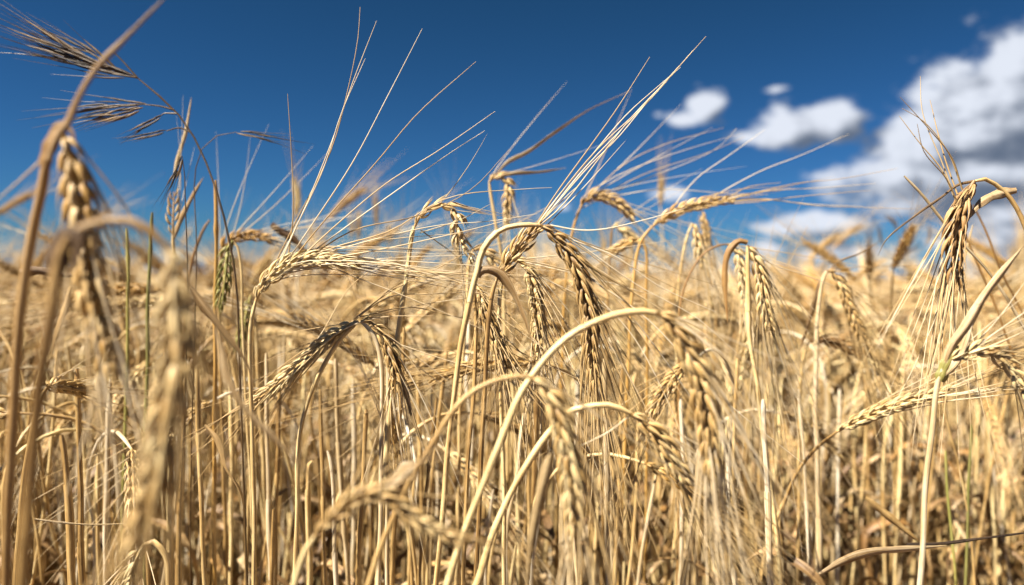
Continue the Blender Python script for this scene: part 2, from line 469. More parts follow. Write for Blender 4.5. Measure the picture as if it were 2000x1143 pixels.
def hedge():
    '''a low line of bushes far off on the horizon'''
    r = np.random.default_rng(4); d = 300.0
    m = bpy.data.materials.new('hedge_leaves'); m.use_nodes = True; t = m.node_tree; t.nodes.clear(); k = NT(t)
    nz = k.n('ShaderNodeTexNoise', {'Vector': k.n('ShaderNodeTexCoord').outputs['Object'], 'Scale': .7, 'Detail': 5.0}).outputs[0]
    pr = k.n('ShaderNodeBsdfPrincipled', {'Base Color': k.mix(nz, (.05, .045, .02, 1), (.13, .11, .05, 1)), 'Roughness': .9})
    k.n('ShaderNodeOutputMaterial', {0: pr.outputs[0]})
    for lab, x0, x1, top in (('low dark hedge on the horizon at centre, partly hidden by ears', 985, 1175, 517), ('low dark bushes on the horizon left of the tall central stem', 800, 905, 512)):
        v, f = [], []
        a, b = P(x0, 530, d), P(x1, 530, d); n = int((b[0] - a[0]) / .8); zt = P(x0, top, d)[2]
        for i in range(n):
            for j in range(3):
                c = np.array((a[0] + (b[0] - a[0]) * i / n + r.normal(0, .4), a[1] + r.uniform(0, 4), zt * r.uniform(.25, .8) * (.75 + .25 * math.sin(i * .23 + x0))))
                s0 = len(v)
                for p_ in range(5):
                    for q_ in range(8):
                        th = math.pi * (p_ + .5) / 5; ph = q_ * math.pi / 4; rr = (1.3 + zt * .12) * r.uniform(.7, 1.2)
                        v.append((c[0] + rr * math.sin(th) * math.cos(ph) - a[0], c[1] + rr * math.sin(th) * math.sin(ph) - a[1], max(c[2] + rr * math.cos(th), 0)))
                for p_ in range(4):
                    for q_ in range(8):
                        f.append((s0 + p_ * 8 + q_, s0 + p_ * 8 + (q_ + 1) % 8, s0 + p_ * 8 + 8 + (q_ + 1) % 8, s0 + p_ * 8 + 8 + q_))
        me = bpy.data.meshes.new('hedge'); me.from_pydata(v, [], f); me.materials.append(m)
        o = bpy.data.objects.new('hedge', me); C.collection.objects.link(o); o.location = (a[0], a[1], 0)
        tag(o, lab, 'hedge')
hedge()

# ------------------------------------------------------------------ the named stalks in front (pixel positions with a real distance each)
# -- far left, close to the lens
hero('blurred barley stalk closest to the left edge, plump ear hanging from a brown knot', .245,
     [(12, 1143), (20, 900), (30, 750), (40, 620), (48, 533), (66, 436), (84, 365), (95, 305), (108, 275), (122, 262)],
     [(132, 285), (147, 355), (160, 430), (169, 490), (184, 585), (202, 650), (210, 728)], r=.0021, size=1.05, thick=1.22, awn_len=.07, awn_n=.5, spread=.10,
     mats=(M_DARKTAN, M_GOLD, M_AWN, M_LEAF), facing=(0.3, 1, 0), stint=1.0,
     awnlines=[[(150, 285), (200, 350), (246, 425), (300, 560)], [(160, 320), (205, 420), (236, 560), (250, 640)], [(170, 440), (215, 520), (240, 640)],
               [(95, 300), (40, 345), (-30, 400)]],
     leaves=[dict(p=[(93, 312), (104, 280), (122, 250), (134, 238), (150, 200), (185, 140), (240, 82), (330, -12)], w=.0021, m=M_DARKTAN, s=1.0, tw=.5, f=.2, d=.24),
             dict(p=[(96, 300), (108, 262), (128, 246), (142, 262), (148, 280)], w=.004, m=M_DARKTAN, s=.8, tw=.8),
             dict(p=[(88, 330), (94, 290), (112, 262), (124, 268)], w=.004, m=M_DARKTAN, s=.8, tw=.4, d=.243)])
hero('most blurred barley stalk arching over at left, long ear hanging in front of others', .19,
     [(44, 1143), (61, 917), (77, 764), (99, 626), (109, 533), (122, 476), (152, 450), (203, 432), (250, 431), (292, 449), (325, 480)],
     [(338, 520), (342, 585), (349, 662), (342, 739), (328, 810), (308, 917), (286, 1000), (262, 1070)], r=.0019, size=1.0, awn_len=.08, awn_n=.7, spread=.12, stint=.05, mats=(M_STEM, M_EAR, M_AWN, M_LEAF),
     leaves=[dict(p=[(108, 540), (120, 480), (142, 462), (150, 492), (140, 540)], w=.006, m=M_BROWN, s=.7, tw=.7)],
     awnlines=[[(345, 560), (372, 650), (398, 800), (392, 1000)], [(335, 600), (300, 760), (240, 980), (215, 1150)]])
hero('golden straight barley stem with its ear broken off, tip above the horizon at left', .52,
     [(418, 1000), (420, 760), (421, 560), (423, 420), (420, 352)], None, r=.0018, mats=(M_GOLD, M_GOLD, M_AWN, M_LEAF), nodes=(.955,))
hero('arched golden ear behind the broken golden stem at left, curving right above the horizon', .60,
     [(436, 900), (430, 700), (428, 560), (432, 505)], [(440, 480), (465, 464), (500, 460), (535, 470)], size=1.0, mats=(M_STEM, M_GOLD, M_AWN, M_LEAF), awn_len=.1, awn_n=.7, spread=.2)
hero('greenish unripe ear hanging just right of the broken golden stem', .52,
     [(492, 1000), (476, 700), (470, 520), (462, 478), (455, 470)], [(447, 482), (442, 520), (436, 560), (427, 600)], size=1.05, mats=(M_STEM, M_YGREEN, M_AWN, M_LEAF), awn_len=.06, awn_n=.2, r=.0012)
hero('small greenish ear low behind the tall fanning ear, partly hidden by its stem', .60,
     [(520, 1000), (505, 760), (498, 620), (490, 575)], [(484, 600), (476, 640), (466, 680)], size=1.0, mats=(M_STEM, M_YGREEN, M_AWN, M_LEAF), awn_len=.05, awn_n=.2)
hero('short green bare stem standing upright at left, cut tip above the horizon', .55,
     [(282, 1000), (288, 720), (290, 560), (298, 415)], None, r=.0018, mats=(M_GREEN, M_GREEN, M_AWN, M_LEAF), nodes=(.96,))
hero('slim yellow bare stem left of the green one', .55,
     [(240, 1000), (247, 760), (250, 560), (248, 445)], None, r=.0015, mats=(M_YGREEN, M_GOLD, M_AWN, M_LEAF), nodes=(.97,))
hero('upright narrow barley spike with wispy awns left of the broken golden stem', .56,
     [(330, 1000), (335, 700), (338, 520), (338, 460)], [(338, 430), (340, 375)], size=.9, awn_len=.07, awn_n=.4, six=False,
     leaves=[dict(p=[(338, 470), (352, 430), (375, 385), (398, 345)], w=.004, d=.56), dict(p=[(338, 350), (350, 300), (362, 260), (374, 190)], w=.003, m=M_PALE, d=.56)])
hero('brown weathered stub leaning right near the horizon at left', .62,
     [(352, 800), (360, 640), (372, 520), (400, 445), (410, 430)], None, r=.0017, mats=(M_DARKTAN, M_EAR, M_AWN, M_LEAF))
hero('ear lying almost level at far left with fine awns, behind the blurred arch stalk', .42,
     [(40, 1000), (60, 860), (78, 780), (92, 756)], [(110, 752), (140, 757), (176, 768)], size=1.0, awn_len=.12, spread=.25, ear_dd=.04)
hero('ear nodding at the very bottom left under the blurred arch stalk', .36,
     [(330, 1143), (325, 1090), (300, 1058), (283, 1062)], [(268, 1085), (255, 1120), (245, 1175)], size=1.0)
# -- centre left
hero('sharp curved ear left of centre whose long awns fan high into the blue sky', .415,
     [(497, 1143), (496, 980), (492, 820), (488, 720), (491, 632), (500, 587)],
     [(512, 560), (533, 538), (561, 517), (596, 507), (645, 510), (703, 517)], r=.0016, size=1.0, awn_n=.8, awn_len=.115, spread=.06, grav=.05, facing=(0, 1, .1),
     aim=[P(960, 556, .42), P(1000, 580, .40), P(960, 540, .43), P(1000, 600, .43)],
     awnlines=[[(525, 540), (570, 440), (640, 290), (672, 160), (688, 60), (690, -10)],
               [(530, 540), (590, 420), (655, 260), (690, 160), (736, 42)], [(540, 532), (580, 450), (640, 330), (676, 230), (724, 130)],
               [(548, 530), (590, 470), (690, 320), (760, 190), (827, 62)], [(560, 522), (630, 440), (740, 320), (820, 230), (932, 134)],
               [(570, 520), (660, 440), (760, 360), (860, 300), (968, 228)], [(580, 515), (670, 445), (770, 370), (880, 290), (945, 246)],
               [(590, 512), (690, 450), (820, 420), (920, 370), (994, 292)], [(575, 512), (660, 480), (760, 450), (870, 385), (1020, 366), (1080, 362)],
               [(600, 505), (720, 470), (850, 440), (960, 430), (1050, 415)], [(560, 520), (572, 420), (568, 300), (560, 182)],
               [(640, 505), (760, 485), (900, 455), (1000, 430)]])
hero('ragged thin ear looping over in a hook above the horizon, left of the central arch', .43,
     [(738, 1143), (750, 960), (762, 800), (776, 671), (792, 552), (803, 470), (810, 442)],
     [(822, 420), (843, 404), (864, 398), (884, 406), (893, 425), (892, 445), (899, 470), (913, 490), (927, 512)], r=.0019, size=.86, strip=.28, pitch=.0042, open_=.45, awn_n=.25, awn_len=.05,
     mats=(M_STEM, M_EAR, M_PALE, M_LEAF),
     awnlines=[[(822, 450), (850, 470), (890, 500), (915, 530)], [(888, 470), (895, 500), (903, 530)], [(820, 455), (900, 430), (960, 400)]])
hero('tall barley stalk at centre bent in a square arch, long braided ear hanging right', .385,
     [(852, 1143), (868, 968), (878, 846), (898, 688), (916, 597), (925, 552), (932, 527), (938, 500), (953, 472), (976, 451), (1000, 442), (1039, 439), (1055, 440)],
     [(1077, 455), (1102, 482), (1123, 517), (1137, 555), (1147, 590), (1153, 632), (1155, 690), (1163, 755)], r=.0018, size=1.0, awn_n=.9, awn_len=.10, spread=.12,
     nodes=(.62, .905), facing=(.2, 1, 0),
     leaves=[dict(p=[(931, 540), (938, 530), (955, 526), (976, 534), (1004, 573), (1025, 622), (1049, 700)], w=.0052, tw=1.6, s=.8)],
     awnlines=[[(1120, 470), (1200, 500), (1290, 560), (1400, 610)], [(1125, 520), (1210, 590), (1300, 700), (1390, 830)], [(1135, 550), (1230, 650), (1290, 760), (1330, 860)],
               [(1110, 490), (1220, 560), (1340, 640), (1480, 760)], [(1140, 590), (1230, 740), (1290, 860), (1330, 960)], [(1105, 500), (1180, 620), (1240, 760), (1300, 900)], [(1130, 530), (1260, 620), (1400, 770), (1560, 900)], [(1100, 455), (1150, 490), (1250, 560), (1360, 620), (1440, 690)], [(1075, 440), (1130, 450), (1175, 449), (1260, 430), (1330, 410)]])
hero('ear rising under the central arch, its pale awns bunched up towards the top right', .41,
     [(930, 1143), (940, 900), (950, 700), (962, 570), (970, 545)],
     [(983, 525), (1004, 494), (1028, 465), (1052, 445)], r=.0017, size=1.0, awn_n=.15, awn_len=.08, grav=-.3,
     awnlines=[[(1045, 450), (1080, 405), (1140, 330), (1225, 240), (1300, 160), (1368, 80)], [(1040, 455), (1090, 385), (1160, 300), (1240, 225), (1310, 150), (1362, 92)],
               [(1045, 445), (1085, 390), (1150, 310), (1230, 215), (1290, 160), (1345, 112)], [(1035, 455), (1085, 400), (1150, 325), (1210, 265), (1280, 180), (1335, 118)],
               [(1040, 450), (1085, 380), (1150, 290), (1200, 220), (1265, 118)], [(1045, 445), (1095, 395), (1120, 370), (1142, 352)], [(1050, 445), (1095, 405), (1170, 310), (1235, 228), (1320, 140)]])
hero('shaded ear hanging behind the central arch, darker than the braided one', .44,
     [(985, 1143), (983, 900), (975, 700), (978, 560), (988, 520), (1002, 508)],
     [(1022, 515), (1038, 545), (1046, 585), (1050, 640), (1052, 700)], r=.0016, size=1.0, mats=(M_STEM, M_EAR, M_AWN, M_LEAF), awn_len=.1)
hero('tangled ear with a cloud of fine awns just right of the tall central stem', .42,
     [(905, 1143), (912, 940), (925, 760), (930, 620), (925, 575), (928, 555)],
     [(938, 575), (948, 610), (962, 645), (976, 680), (990, 715)], r=.0016, size=.95, awn_n=1.6, awn_len=.07, spread=.5)
hero('small ear peeping over the horizon between hook ear and tall central stem', .55,
     [(895, 1000), (900, 760), (912, 600), (916, 510), (922, 490)], [(940, 488), (960, 505), (975, 530)], size=1.0, awn_len=.1)
hero('stalk nodding over at centre with two pale leaves blown up to the right', .60,
     [(992, 1000), (988, 700), (979, 499), (969, 440), (958, 380), (955, 356)],
     [(967, 346), (984, 348), (993, 365), (992, 400), (989, 440)], r=.0018, size=.95, awn_len=.09, awn_n=.5,
     leaves=[dict(p=[(958, 352), (971, 338), (990, 318), (1030, 298), (1080, 262), (1150, 215), (1230, 178)], w=.0032, m=M_PALE, tw=1.5),
             dict(p=[(975, 345), (1010, 338), (1053, 336), (1105, 328)], w=.0030, m=M_PALE, tw=.8),
             dict(p=[(890, 400), (905, 405), (930, 412), (955, 418)], w=.0026)])
# -- ears below the horizon, centre left
hero('bright pale pair stem with a drooping open ear left of the tall central stem', .425,
     [(740, 1143), (744, 960), (746, 800), (743, 700), (728, 650), (705, 628)],
     [(722, 630), (745, 652), (762, 690), (772, 728), (771, 768)], r=.0017, size=.95, open_=.25, strip=.12, awn_n=.9, awn_len=.10, spread=.2,
     mats=(M_PALE, M_EAR, M_AWN, M_LEAF),
     awnlines=[[(690, 625), (760, 570), (860, 520), (1000, 440)], [(700, 620), (800, 600), (900, 620), (1000, 625)], [(700, 618), (760, 580), (840, 575), (930, 570)],
               [(760, 690), (790, 760), (820, 860), (860, 960)]])
hero('long ear slanting down to the left from the arched stem left of centre', .43,
     [(577, 1143), (580, 1000), (586, 850), (610, 760), (660, 670), (700, 628)],
     [(680, 636), (648, 657), (607, 693), (556, 739), (512, 774), (484, 797)], r=.0017, size=.95, mats=(M_STEM, M_EAR, M_AWN, M_LEAF), awn_n=.5, awn_len=.06, spread=.12,
     awnlines=[[(640, 670), (700, 620), (770, 560), (900, 500)], [(600, 700), (660, 650), (740, 620), (850, 615)], [(560, 730), (620, 660), (680, 560), (760, 500)]])
hero('second bright stem beside the pale pair stem, folded at the top into a hanging leaf', .43,
     [(757, 1143), (755, 960), (757, 800), (756, 690), (750, 655)], None, r=.0016, mats=(M_PALE, M_EAR, M_AWN, M_PALE),
     leaves=[dict(p=[(750, 655), (760, 660), (785, 740), (810, 830), (835, 890)], w=.003, m=M_PALE)])
hero('blurred ear arching low near the bottom left of centre', .25,
     [(560, 1200), (575, 1143), (597, 1075), (615, 1048)],
     [(634, 1025), (653, 1008), (684, 980), (725, 966), (766, 976), (796, 1002), (832, 1024), (868, 1043), (898, 1055)], r=.0014, size=.74, awn_len=.05, awn_n=.6, spread=.12,
     mats=(M_STEM, M_EAR, M_AWN, M_LEAF))
# -- centre right arches
hero('thick pale stalk sweeping in a wide arch across centre, heavy ear at right end', .30,
     [(862, 1190), (873, 1143), (912, 1029), (939, 958), (965, 892), (990, 830), (1016, 772), (1040, 735), (1072, 693), (1113, 655), (1164, 628), (1215, 612), (1266, 608), (1282, 611)],
     [(1300, 622), (1322, 650), (1348, 693), (1367, 739), (1377, 790), (1383, 846), (1388, 912)], r=.0019, size=1.08, thick=1.05, awn_len=.085, awn_n=1.4, spread=.06, facing=(.2, 1, 0),
     mats=(M_STEM, M_EAR, M_AWN, M_LEAF), nodes=(.3, .55), stint=.6,
     awnlines=[[(1383, 800), (1400, 950), (1412, 1080), (1415, 1180)], [(1290, 615), (1340, 640), (1420, 720), (1520, 860)], [(1330, 670), (1400, 780), (1480, 900), (1560, 1010)]])
hero('slender stalk with a shallow arch below centre, ear dropping past the wide arch stem', .28,
     [(700, 1190), (720, 1143), (742, 1075), (780, 985), (806, 925), (837, 881), (857, 846), (888, 800), (919, 769), (960, 746), (1001, 736), (1036, 736)],
     [(1062, 757), (1082, 790), (1098, 840), (1112, 900), (1120, 960), (1122, 1040)], r=.0015, size=.98, awn_len=.08, awn_n=.8, spread=.08,
     leaves=[dict(p=[(815, 910), (790, 930), (765, 958), (740, 985)], w=.0075, s=.7, t=.7), dict(p=[(1082, 860), (1050, 990), (1035, 1080), (1028, 1160)], w=.004, m=M_PALE, d=.29)])
hero('bent stalk right of centre with a short neck, ear pointing down right into the shade', .33,
     [(900, 1200), (930, 1143), (960, 1052), (1001, 958), (1042, 886), (1077, 840), (1113, 805), (1164, 792), (1195, 792), (1230, 807)],
     [(1252, 822), (1278, 850), (1307, 892), (1340, 945)], r=.0019, size=1.0, awn_len=.11, awn_n=1.3, spread=.07,
     mats=(M_STEM, M_EAR, M_AWN, M_LEAF),
     awnlines=[[(1230, 812), (1190, 845), (1140, 872), (1125, 880)]])
# -- right of centre, above the horizon
hero('golden ear reaching up to the right right of centre, awns streaming level to the right', .58,
     [(1215, 1000), (1225, 760), (1236, 560), (1246, 490), (1258, 462), (1276, 441)],
     [(1300, 425), (1332, 408), (1367, 400), (1395, 394), (1428, 390)], r=.0017, size=1.02, mats=(M_GOLD, M_GOLD, M_AWN, M_LEAF), awn_n=.15, awn_len=.08, spread=.1, grav=0,
     awnlines=[[(1384, 390), (1440, 358), (1500, 328), (1573, 300), (1672, 256)], [(1420, 395), (1500, 390), (1600, 402), (1700, 405), (1790, 408)], [(1400, 398), (1480, 388), (1580, 398), (1690, 402)],
               [(1420, 390), (1480, 375), (1560, 358), (1640, 350), (1750, 330)], [(1420, 388), (1500, 372), (1600, 366), (1720, 356)], [(1400, 400), (1470, 395), (1560, 384), (1700, 372)],
               [(1415, 390), (1460, 366), (1530, 355)], [(1300, 425), (1360, 350), (1430, 300), (1500, 250)], [(1330, 410), (1400, 380), (1460, 385)]])
hero('golden arched ear just right of the bunched pale awns', .62,
     [(1090, 1000), (1098, 700), (1108, 520), (1123, 435), (1134, 404)],
     [(1145, 390), (1165, 384), (1188, 388), (1213, 402), (1238, 426)], r=.0015, size=1.08, mats=(M_GOLD, M_GOLD, M_AWN, M_LEAF), awn_len=.12, awn_n=.7, spread=.2,
     awnlines=[[(1150, 385), (1220, 320), (1300, 280), (1420, 245)], [(1170, 385), (1260, 340), (1380, 300), (1450, 270)], [(1190, 385), (1290, 370), (1420, 378), (1500, 380)], [(1130, 410), (1200, 375), (1260, 350), (1400, 290), (1440, 250)]])
hero('dark gold ear pointing down left beneath the golden rising ear', .60,
     [(1262, 1000), (1264, 760), (1262, 560), (1262, 490), (1255, 468)], [(1237, 472), (1213, 482), (1190, 496)], r=.0015, size=.92, mats=(M_GOLD, M_GOLD, M_AWN, M_LEAF), awn_n=.3, awn_len=.08)
hero('small pale gold ear leaning right below the golden arched ear', .66,
     [(1180, 900), (1184, 700), (1190, 520), (1196, 445)], [(1205, 442), (1224, 456), (1248, 472)], r=.0015, size=1.0, awn_len=.1)
hero('narrow ear hanging straight down left of the folded-leaf stalk', .62,
     [(1330, 1000), (1322, 760), (1325, 560), (1340, 470), (1352, 436)], [(1358, 450), (1364, 480), (1374, 520)], r=.0014, size=1.0, awn_len=.1,
     awnlines=[[(1366, 420), (1385, 470), (1400, 510)]])
hero('ear seen end on at the horizon with white awns trailing to the right', .68,
     [(1390, 1000), (1388, 800), (1386, 600), (1376, 440), (1372, 412)], [(1374, 424), (1379, 450), (1380, 480)], r=.0014, size=.9, awn_len=.1)
hero('thin brown curved stem arching left beside the folded-leaf stalk', .56,
     [(1326, 900), (1326, 700), (1328, 601), (1335, 566), (1349, 531), (1374, 496), (1402, 480), (1420, 477)], [(1437, 486), (1447, 520), (1455, 570), (1458, 610)], r=.0012, size=.95, awn_len=.12,
     mats=(M_DARKTAN, M_EAR, M_AWN, M_LEAF))
hero('straight bright stem right of centre snapped over at top, brown leaf folded beside it', .50,
     [(1525, 1143), (1512, 1000), (1496, 892), (1481, 764), (1467, 680), (1461, 580), (1460, 480)],
     [(1472, 497), (1486, 538), (1493, 597), (1508, 655)], r=.0020, size=1.0, awn_len=.13, awn_n=1.0, spread=.08, mats=(M_STEM, M_EAR, M_PALE, M_LEAF), nodes=(.45, .93),
     leaves=[dict(p=[(1460, 474), (1444, 471), (1428, 485), (1419, 506), (1416, 545), (1421, 632)], w=.0042, m=M_DARKTAN, s=.8, tw=1.0)],
     awnlines=[[(1470, 510), (1500, 620), (1540, 740), (1590, 850)], [(1480, 505), (1520, 600), (1550, 680), (1590, 800), (1600, 880)], [(1478, 520), (1500, 680), (1540, 800), (1580, 900)],
               [(1485, 500), (1540, 640), (1560, 700)], [(1475, 498), (1520, 520), (1570, 535), (1640, 560)]])
hero('pale stalk with a broken crown right of the folded-leaf stalk, ear sloping to lower right', .58,
     [(1600, 1143), (1598, 968), (1593, 764), (1598, 611), (1606, 548), (1614, 530)],
     [(1626, 532), (1641, 552), (1661, 604), (1680, 650), (1697, 692)], r=.0024, size=1.0, mats=(M_PALE, M_EAR, M_AWN, M_LEAF), awn_len=.13, spread=.08,
     leaves=[dict(p=[(1614, 532), (1600, 560), (1585, 610), (1560, 690)], w=.004), dict(p=[(1612, 535), (1640, 510), (1680, 495), (1720, 470)], w=.0015)])
hero('short ear lying nearly level behind the pale broken-crown stalk', .62,
     [(1560, 1000), (1562, 800), (1570, 690), (1580, 668)], [(1600, 664), (1625, 668), (1656, 680), (1682, 696)], size=1.0, mats=(M_STEM, M_DARKTAN, M_AWN, M_LEAF), awn_len=.1)
# -- right edge
hero('tall stalk at right edge bent over at top, heavy brown-gold ear hanging head down', .40,
     [(2090, 1143), (2070, 900), (2040, 620), (2012, 470), (1985, 405), (1959, 372), (1924, 350), (1903, 354)],
     [(1892, 372), (1880, 400), (1869, 440), (1863, 490), (1863, 553)], r=.0017, size=1.22, thick=1.0, mats=(M_STEM, M_DARKTAN, M_AWN, M_LEAF), awn_len=.10, awn_n=1.2, spread=.06,
     leaves=[dict(p=[(1985, 372), (1950, 379), (1915, 397), (1893, 427)], w=.005, s=.6, tw=.6), dict(p=[(1903, 354), (1870, 362), (1840, 385), (1790, 420), (1730, 470), (1715, 500)], w=.0014, s=1, m=M_LEAF),
             dict(p=[(1904, 358), (1886, 385), (1878, 425), (1886, 470)], w=.0065, s=.6, tw=.4)],
     awnlines=[[(1880, 372), (1850, 310), (1800, 260), (1735, 200)], [(1880, 372), (1850, 300), (1800, 240), (1755, 215)], [(1870, 400), (1840, 320), (1800, 220), (1795, 150)],
               [(1870, 380), (1850, 310), (1838, 250), (1828, 190)], [(1866, 390), (1840, 330), (1800, 280), (1760, 225)], [(1872, 400), (1840, 350), (1790, 300), (1770, 250)]])
hero('stiff thick straw slanting down across the right side behind the hanging brown-gold ear', .44,
     [(2100, 900), (2060, 740), (2000, 640), (1932, 532), (1880, 475), (1845, 436), (1800, 380), (1766, 344)], None, r=.0011, mats=(M_PALE, M_EAR, M_AWN, M_LEAF))
hero('stalk at lower right splitting into an open papery husk, thin ear drooping rightwards', .36,
     [(1792, 1190), (1797, 1143), (1807, 968), (1817, 866), (1828, 764), (1838, 725), (1850, 706)],
     [(1868, 698), (1889, 692), (1930, 682), (1966, 708), (1990, 740), (2020, 790)], r=.0017, size=.95, strip=.2, open_=.2, pitch=.0042, mats=(M_PALE, M_EAR, M_PALE, M_PALE), awn_len=.08, awn_n=.6, spread=.3,
     leaves=[dict(p=[(1840, 735), (1855, 680), (1886, 636), (1930, 565), (2000, 478)], w=.005, s=.3, m=M_LEAF, f=.6, t=.9), dict(p=[(1838, 740), (1872, 700), (1888, 660), (1905, 610)], w=.0045, s=.3, m=M_PALE, f=.9, t=.2),
             dict(p=[(1836, 745), (1848, 715), (1862, 690), (1872, 675)], w=.007, s=.6, m=M_YGREEN)],
     awnlines=[[(1890, 690), (1950, 640), (2000, 600), (2050, 560)], [(1900, 690), (1960, 662), (2040, 620)], [(1880, 695), (1940, 630), (2010, 530)]])
for pts, lab, m_, r_ in (
        ([(2060, 1000), (2000, 760), (1960, 640), (1920, 540), (1890, 470), (1860, 400)], 'first of two brown straws leaning left behind the hanging ear at the right edge', M_DARKTAN, .0013),
        ([(2100, 900), (2010, 640), (1960, 540), (1925, 450), (1900, 400)], 'steeper of two brown straws leaning left at the right edge', M_DARKTAN, .0012),
        ([(1890, 1000), (1840, 760), (1850, 620), (1880, 520), (1900, 440)], 'thin upright straw behind the hanging brown-gold ear', M_STEM, .0010),
        ([(1885, 1160), (1890, 1020), (1893, 920), (1898, 830)], 'yellow green young stem standing low at the bottom right', M_GREEN, .0016),
        ([(1868, 1160), (1858, 1040), (1850, 950), (1846, 880)], 'short greenish shoot beside the yellow green young stem at bottom right', M_YGREEN, .0015)):
    hero(lab, .56, pts, None, r=r_ * .85, mats=(m_, M_EAR, M_AWN, M_LEAF))

# pale upright ears standing clear above the horizon further off
for (tx, ty, td, ln, lb_) in ((577, 352, 1.0, 75, 'pale upright ear standing out above the horizon behind the fanned awns'),
        (735, 385, 1.5, 60, 'blurred tall upright ear above the horizon, tallest left of the hook-shaped ear'), (700, 415, 1.4, 55, 'blurred upright ear just left of the tallest pale one'),
        (684, 428, 1.7, 40, 'faint upright ear leaning slightly, left of two taller blurred ones'), (606, 445, 1.5, 40, 'short blurred upright ear beside the fanned awns'),
        (760, 442, 1.6, 40, 'small blurred ear poking over the horizon left of the hook-shaped ear'), (1290, 343, 1.1, 62, 'tall pale upright ear in front of the small cloud right of centre'),
        (1583, 506, 1.6, 45, 'short pale upright ear at the horizon left of the broken-crown stalk'), (1230, 470, 1.3, 50, 'pale upright ear under the golden arched ear'),
        (1040, 470, 1.4, 45, 'yellowish upright ear between the central arch and the bunched awns'), (1178, 470, 1.2, 60, 'pale upright ear between the central arch and the golden arched ear')):
    hero(lb_, td, [(tx + rng.uniform(-12, 12), 800), (tx + rng.uniform(-4, 6), ty + ln + 90), (tx, ty + ln)], [(tx + rng.uniform(-2, 4), ty + ln * .5), (tx + rng.uniform(-3, 3), ty)],
         r=.0016, size=1.0, awn_n=.4, awn_len=.07, spread=.1, mats=(M_PALE, M_EAR, M_AWN, M_LEAF))
# plain stems standing in the near ranks, their tops lost among the ears
near_stems = [(520, 690, .50, 3), (548, 720, .55, -6), (625, 760, .50, 4), (655, 700, .52, 8), (690, 740, .60, 2), (716, 800, .47, -5), (790, 640, .50, -12), (815, 700, .56, 6),
              (640, 880, .46, 6), (610, 900, .52, -4), (1000, 720, .60, 8), (1050, 760, .55, -6), (1180, 700, .50, 4), (1215, 720, .56, -4), (1330, 780, .55, 3), (1440, 700, .52, -8),
              (1560, 760, .56, 10), (1640, 760, .75, -3), (1690, 740, .85, 5), (1735, 760, .9, 4), (1765, 700, .8, -6), (1490, 780, .46, 6), (150, 720, .46, 6), (215, 740, .5, -5),
              (385, 720, .46, 5), (360, 790, .5, -4), (450, 740, .56, 3), (120, 850, .42, 8), (1930, 820, .8, 4), (1970, 760, .85, -6)]
for (sx, sy, sd_, dx) in near_stems:
    side = 'left' if sx < 667 else ('middle' if sx < 1333 else 'right')
    hero('straight earless straw stem in the near ranks, top lost among ears, in the ' + side + ' third', sd_,
         [(sx + dx * 2.2 + rng.uniform(-8, 8), 1143), (sx + dx, 900), (sx, sy)], None, r=rng.uniform(.0016, .0023),
         mats=(rng.choice((M_STEM, M_STEM, M_PALE)), M_EAR, M_AWN, M_LEAF), name='straw_stem', grp='plain straw stems in the near ranks, ' + side, nodes=(rng.uniform(.35, .6), rng.uniform(.7, .95)))

# loose blades and straws caught between the stalks
def blade(label, pts, d, wdt, m, tw=.6, name='fallen_blade', s=.3):
    p = unp(pts, d); b = Bag(); base = p[0].copy()
    leaf(b, p, wdt, n=30, tint=rng.random(), twist=tw, hint=(0, 1, .2), start=s)
    o = b.build(name, m, None, base); o.location = base
    tag(o, label, 'dry leaf', 'loose dry blades caught in the crop')
blade('dry pointed leaf blade lying level across the bottom right', [(1600, 1122), (1650, 1094), (1700, 1078), (1792, 1070), (1850, 1066)], .42, .006, M_LEAF, .3)
blade('pale leaf blade slanting down right at lower right', [(1690, 972), (1730, 1005), (1775, 1042), (1800, 1062)], .5, .005, M_STEM, .2)
blade('thin dark line crossing the bottom right corner, shade put into its brown colour', [(1770, 1064), (1840, 1062), (1920, 1052), (2040, 1036)], .42, .002, M_BROWN, .1, s=1)  # the shade on this near line is painted in, as a brown strip
blade('white curved awn lying level at lower left', [(68, 1014), (120, 1021), (180, 1025), (262, 1022)], .40, .0012, M_PALE, .1, s=1)
blade('broad straw leaf falling diagonally from the greenish ear at left', [(372, 560), (400, 600), (439, 650), (485, 715), (500, 790)], .34, .0048, M_LEAF, 1.2)
blade('blurred pale leaf hanging right of the nearest arch stalk', [(420, 640), (432, 680), (445, 740), (480, 800), (540, 860), (640, 960)], .25, .003, M_LEAF, .8)
blade('brown curled leaf standing at lower left', [(400, 830), (425, 860), (440, 910), (470, 960), (482, 1030)], .42, .0055, M_DARKTAN, 1.8)
blade('dark blade slanting left of the nearest arch stalk', [(138, 560), (128, 600), (110, 650), (100, 700)], .33, .003, M_DARKTAN, .8)
blade('brown dead leaf hooked over the horizon between the arched golden ear and the fanning ear', [(530, 438), (545, 450), (575, 468), (600, 500), (622, 520)], .6, .007, M_DARKTAN, .5, s=.6)
blade('brown strip of dead leaf lying at the horizon by the left edge', [(40, 532), (70, 528), (110, 534), (150, 540)], .5, .006, M_BROWN, .4, s=.8)

